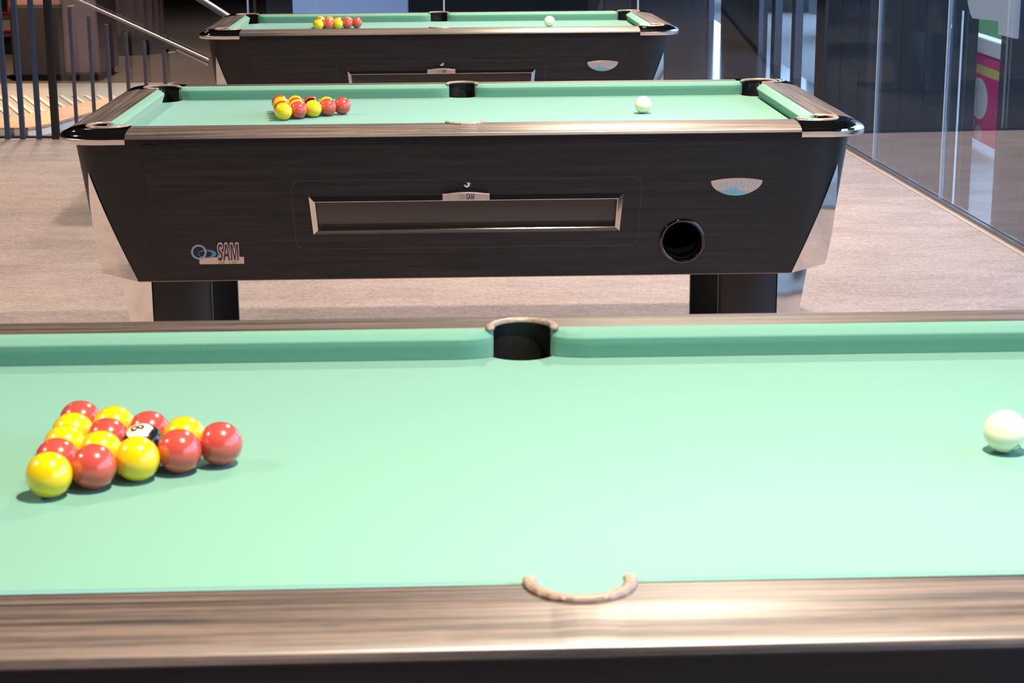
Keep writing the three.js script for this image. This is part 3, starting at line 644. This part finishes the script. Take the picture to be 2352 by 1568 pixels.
{
  const banner = canvasTex(512, 320, (x, w, h) => {
    x.fillStyle = '#e5408c'; x.fillRect(0, 0, w, h); x.fillStyle = '#d8cf7a'; x.fillRect(0, 40, w, 34);
    x.fillStyle = '#e9edf2'; x.beginPath(); x.ellipse(160, 165, 64, 76, 0, 0, 7); x.fill();
    x.fillStyle = '#d9b8cc'; for (const [a, b, r] of [[205, 262, 26], [150, 292, 30], [330, 250, 40], [420, 150, 46]]) { x.beginPath(); x.arc(a, b, r, 0, 7); x.fill(); }
  });
  const t = thing('barrier_banner', 'low magenta-red banner with a white oval outside the right glass wall', 'banner', [2.75, -0.06, -10.15], Math.PI / 2);
  part('banner_panel', fitUV(new THREE.BoxGeometry(1.6, 0.5, 0.03).translate(0.8, 0.31, 0)), std([1, 1, 1], 0.6, { map: banner }), t);
  part('top_rail', rbox(-0.06, 1.66, 0.57, 0.66, -0.04, 0.04, 0.01), std([0.85, 0.87, 0.9], 0.5), t);
  for (const x of [0.0, 1.6]) part('foot', box(x - 0.03, x + 0.03, 0, 0.57, 0.016, 0.06), std([0.4, 0.42, 0.45], 0.5), t);
}
{
  const t = thing('hedge', 'low green clipped hedge outside beyond the red banner', 'hedge', [3.6, -0.06, -14.2]);
  const g = new RoundedBoxGeometry(2.4, 0.8, 0.5, 6, 0.12), p = g.attributes.position;
  for (let i = 0; i < p.count; i++) p.setXYZ(i, p.getX(i) + (rnd() - 0.5) * 0.03, p.getY(i) + (rnd() - 0.5) * 0.05, p.getZ(i) + (rnd() - 0.5) * 0.03);
  g.computeVertexNormals(); part('foliage', g.translate(0, 0.4, 0), std([0.12, 0.22, 0.09], 0.9), t);
}
function car(label, x, z, turn, color) {
  const t = thing('parked_car', label, 'car', [x, -0.06, z], turn);
  const s = new THREE.Shape(); s.moveTo(-2.1, 0.28); s.lineTo(-2.1, 0.78); s.quadraticCurveTo(-2.0, 0.92, -1.3, 0.95); s.lineTo(-0.75, 1.40); s.quadraticCurveTo(0.2, 1.52, 1.1, 1.36); s.lineTo(1.7, 0.98); s.quadraticCurveTo(2.15, 0.94, 2.15, 0.7); s.lineTo(2.15, 0.28); s.closePath();
  part('car_body', new THREE.ExtrudeGeometry(s, { depth: 1.6, bevelEnabled: true, bevelSize: 0.06, bevelThickness: 0.06, bevelSegments: 3 }).translate(0, 0, -0.8), phys(color, 0.3, { clearcoat: 1, clearcoatRoughness: 0.05 }), t);
  const w = new THREE.Shape(); w.moveTo(-1.05, 0.98); w.lineTo(-0.68, 1.33); w.quadraticCurveTo(0.2, 1.42, 1.0, 1.30); w.lineTo(1.4, 0.99); w.closePath();
  part('side_windows', new THREE.ExtrudeGeometry(w, { depth: 1.74, bevelEnabled: false }).translate(0, 0, -0.87), phys([0.02, 0.025, 0.03], 0.08), t);
  for (const x0 of [-1.3, 1.35]) for (const z0 of [-0.75, 0.75]) { const o = part('wheel', new THREE.CylinderGeometry(0.32, 0.32, 0.22, 28).rotateX(Math.PI / 2).translate(x0, 0.32, z0), std([0.015, 0.015, 0.016], 0.8), t); part('hub_cap', new THREE.CylinderGeometry(0.2, 0.2, 0.235, 20).rotateX(Math.PI / 2).translate(x0, 0.32, z0), std([0.5, 0.52, 0.55], 0.3, { metalness: 0.8 }), o); }
}
car('silver car parked in the street, seen through the far window gaps', 3.9, -24.5, 1.45, [0.62, 0.66, 0.72]);
car('white car parked outside behind the hedge', 5.4, -19.0, 0.3, [0.82, 0.84, 0.87]);

scene.traverse((o) => { if (o.isMesh && !o.material.transmission) { o.castShadow = true; o.receiveShadow = true; } });
renderer.render(scene, camera);
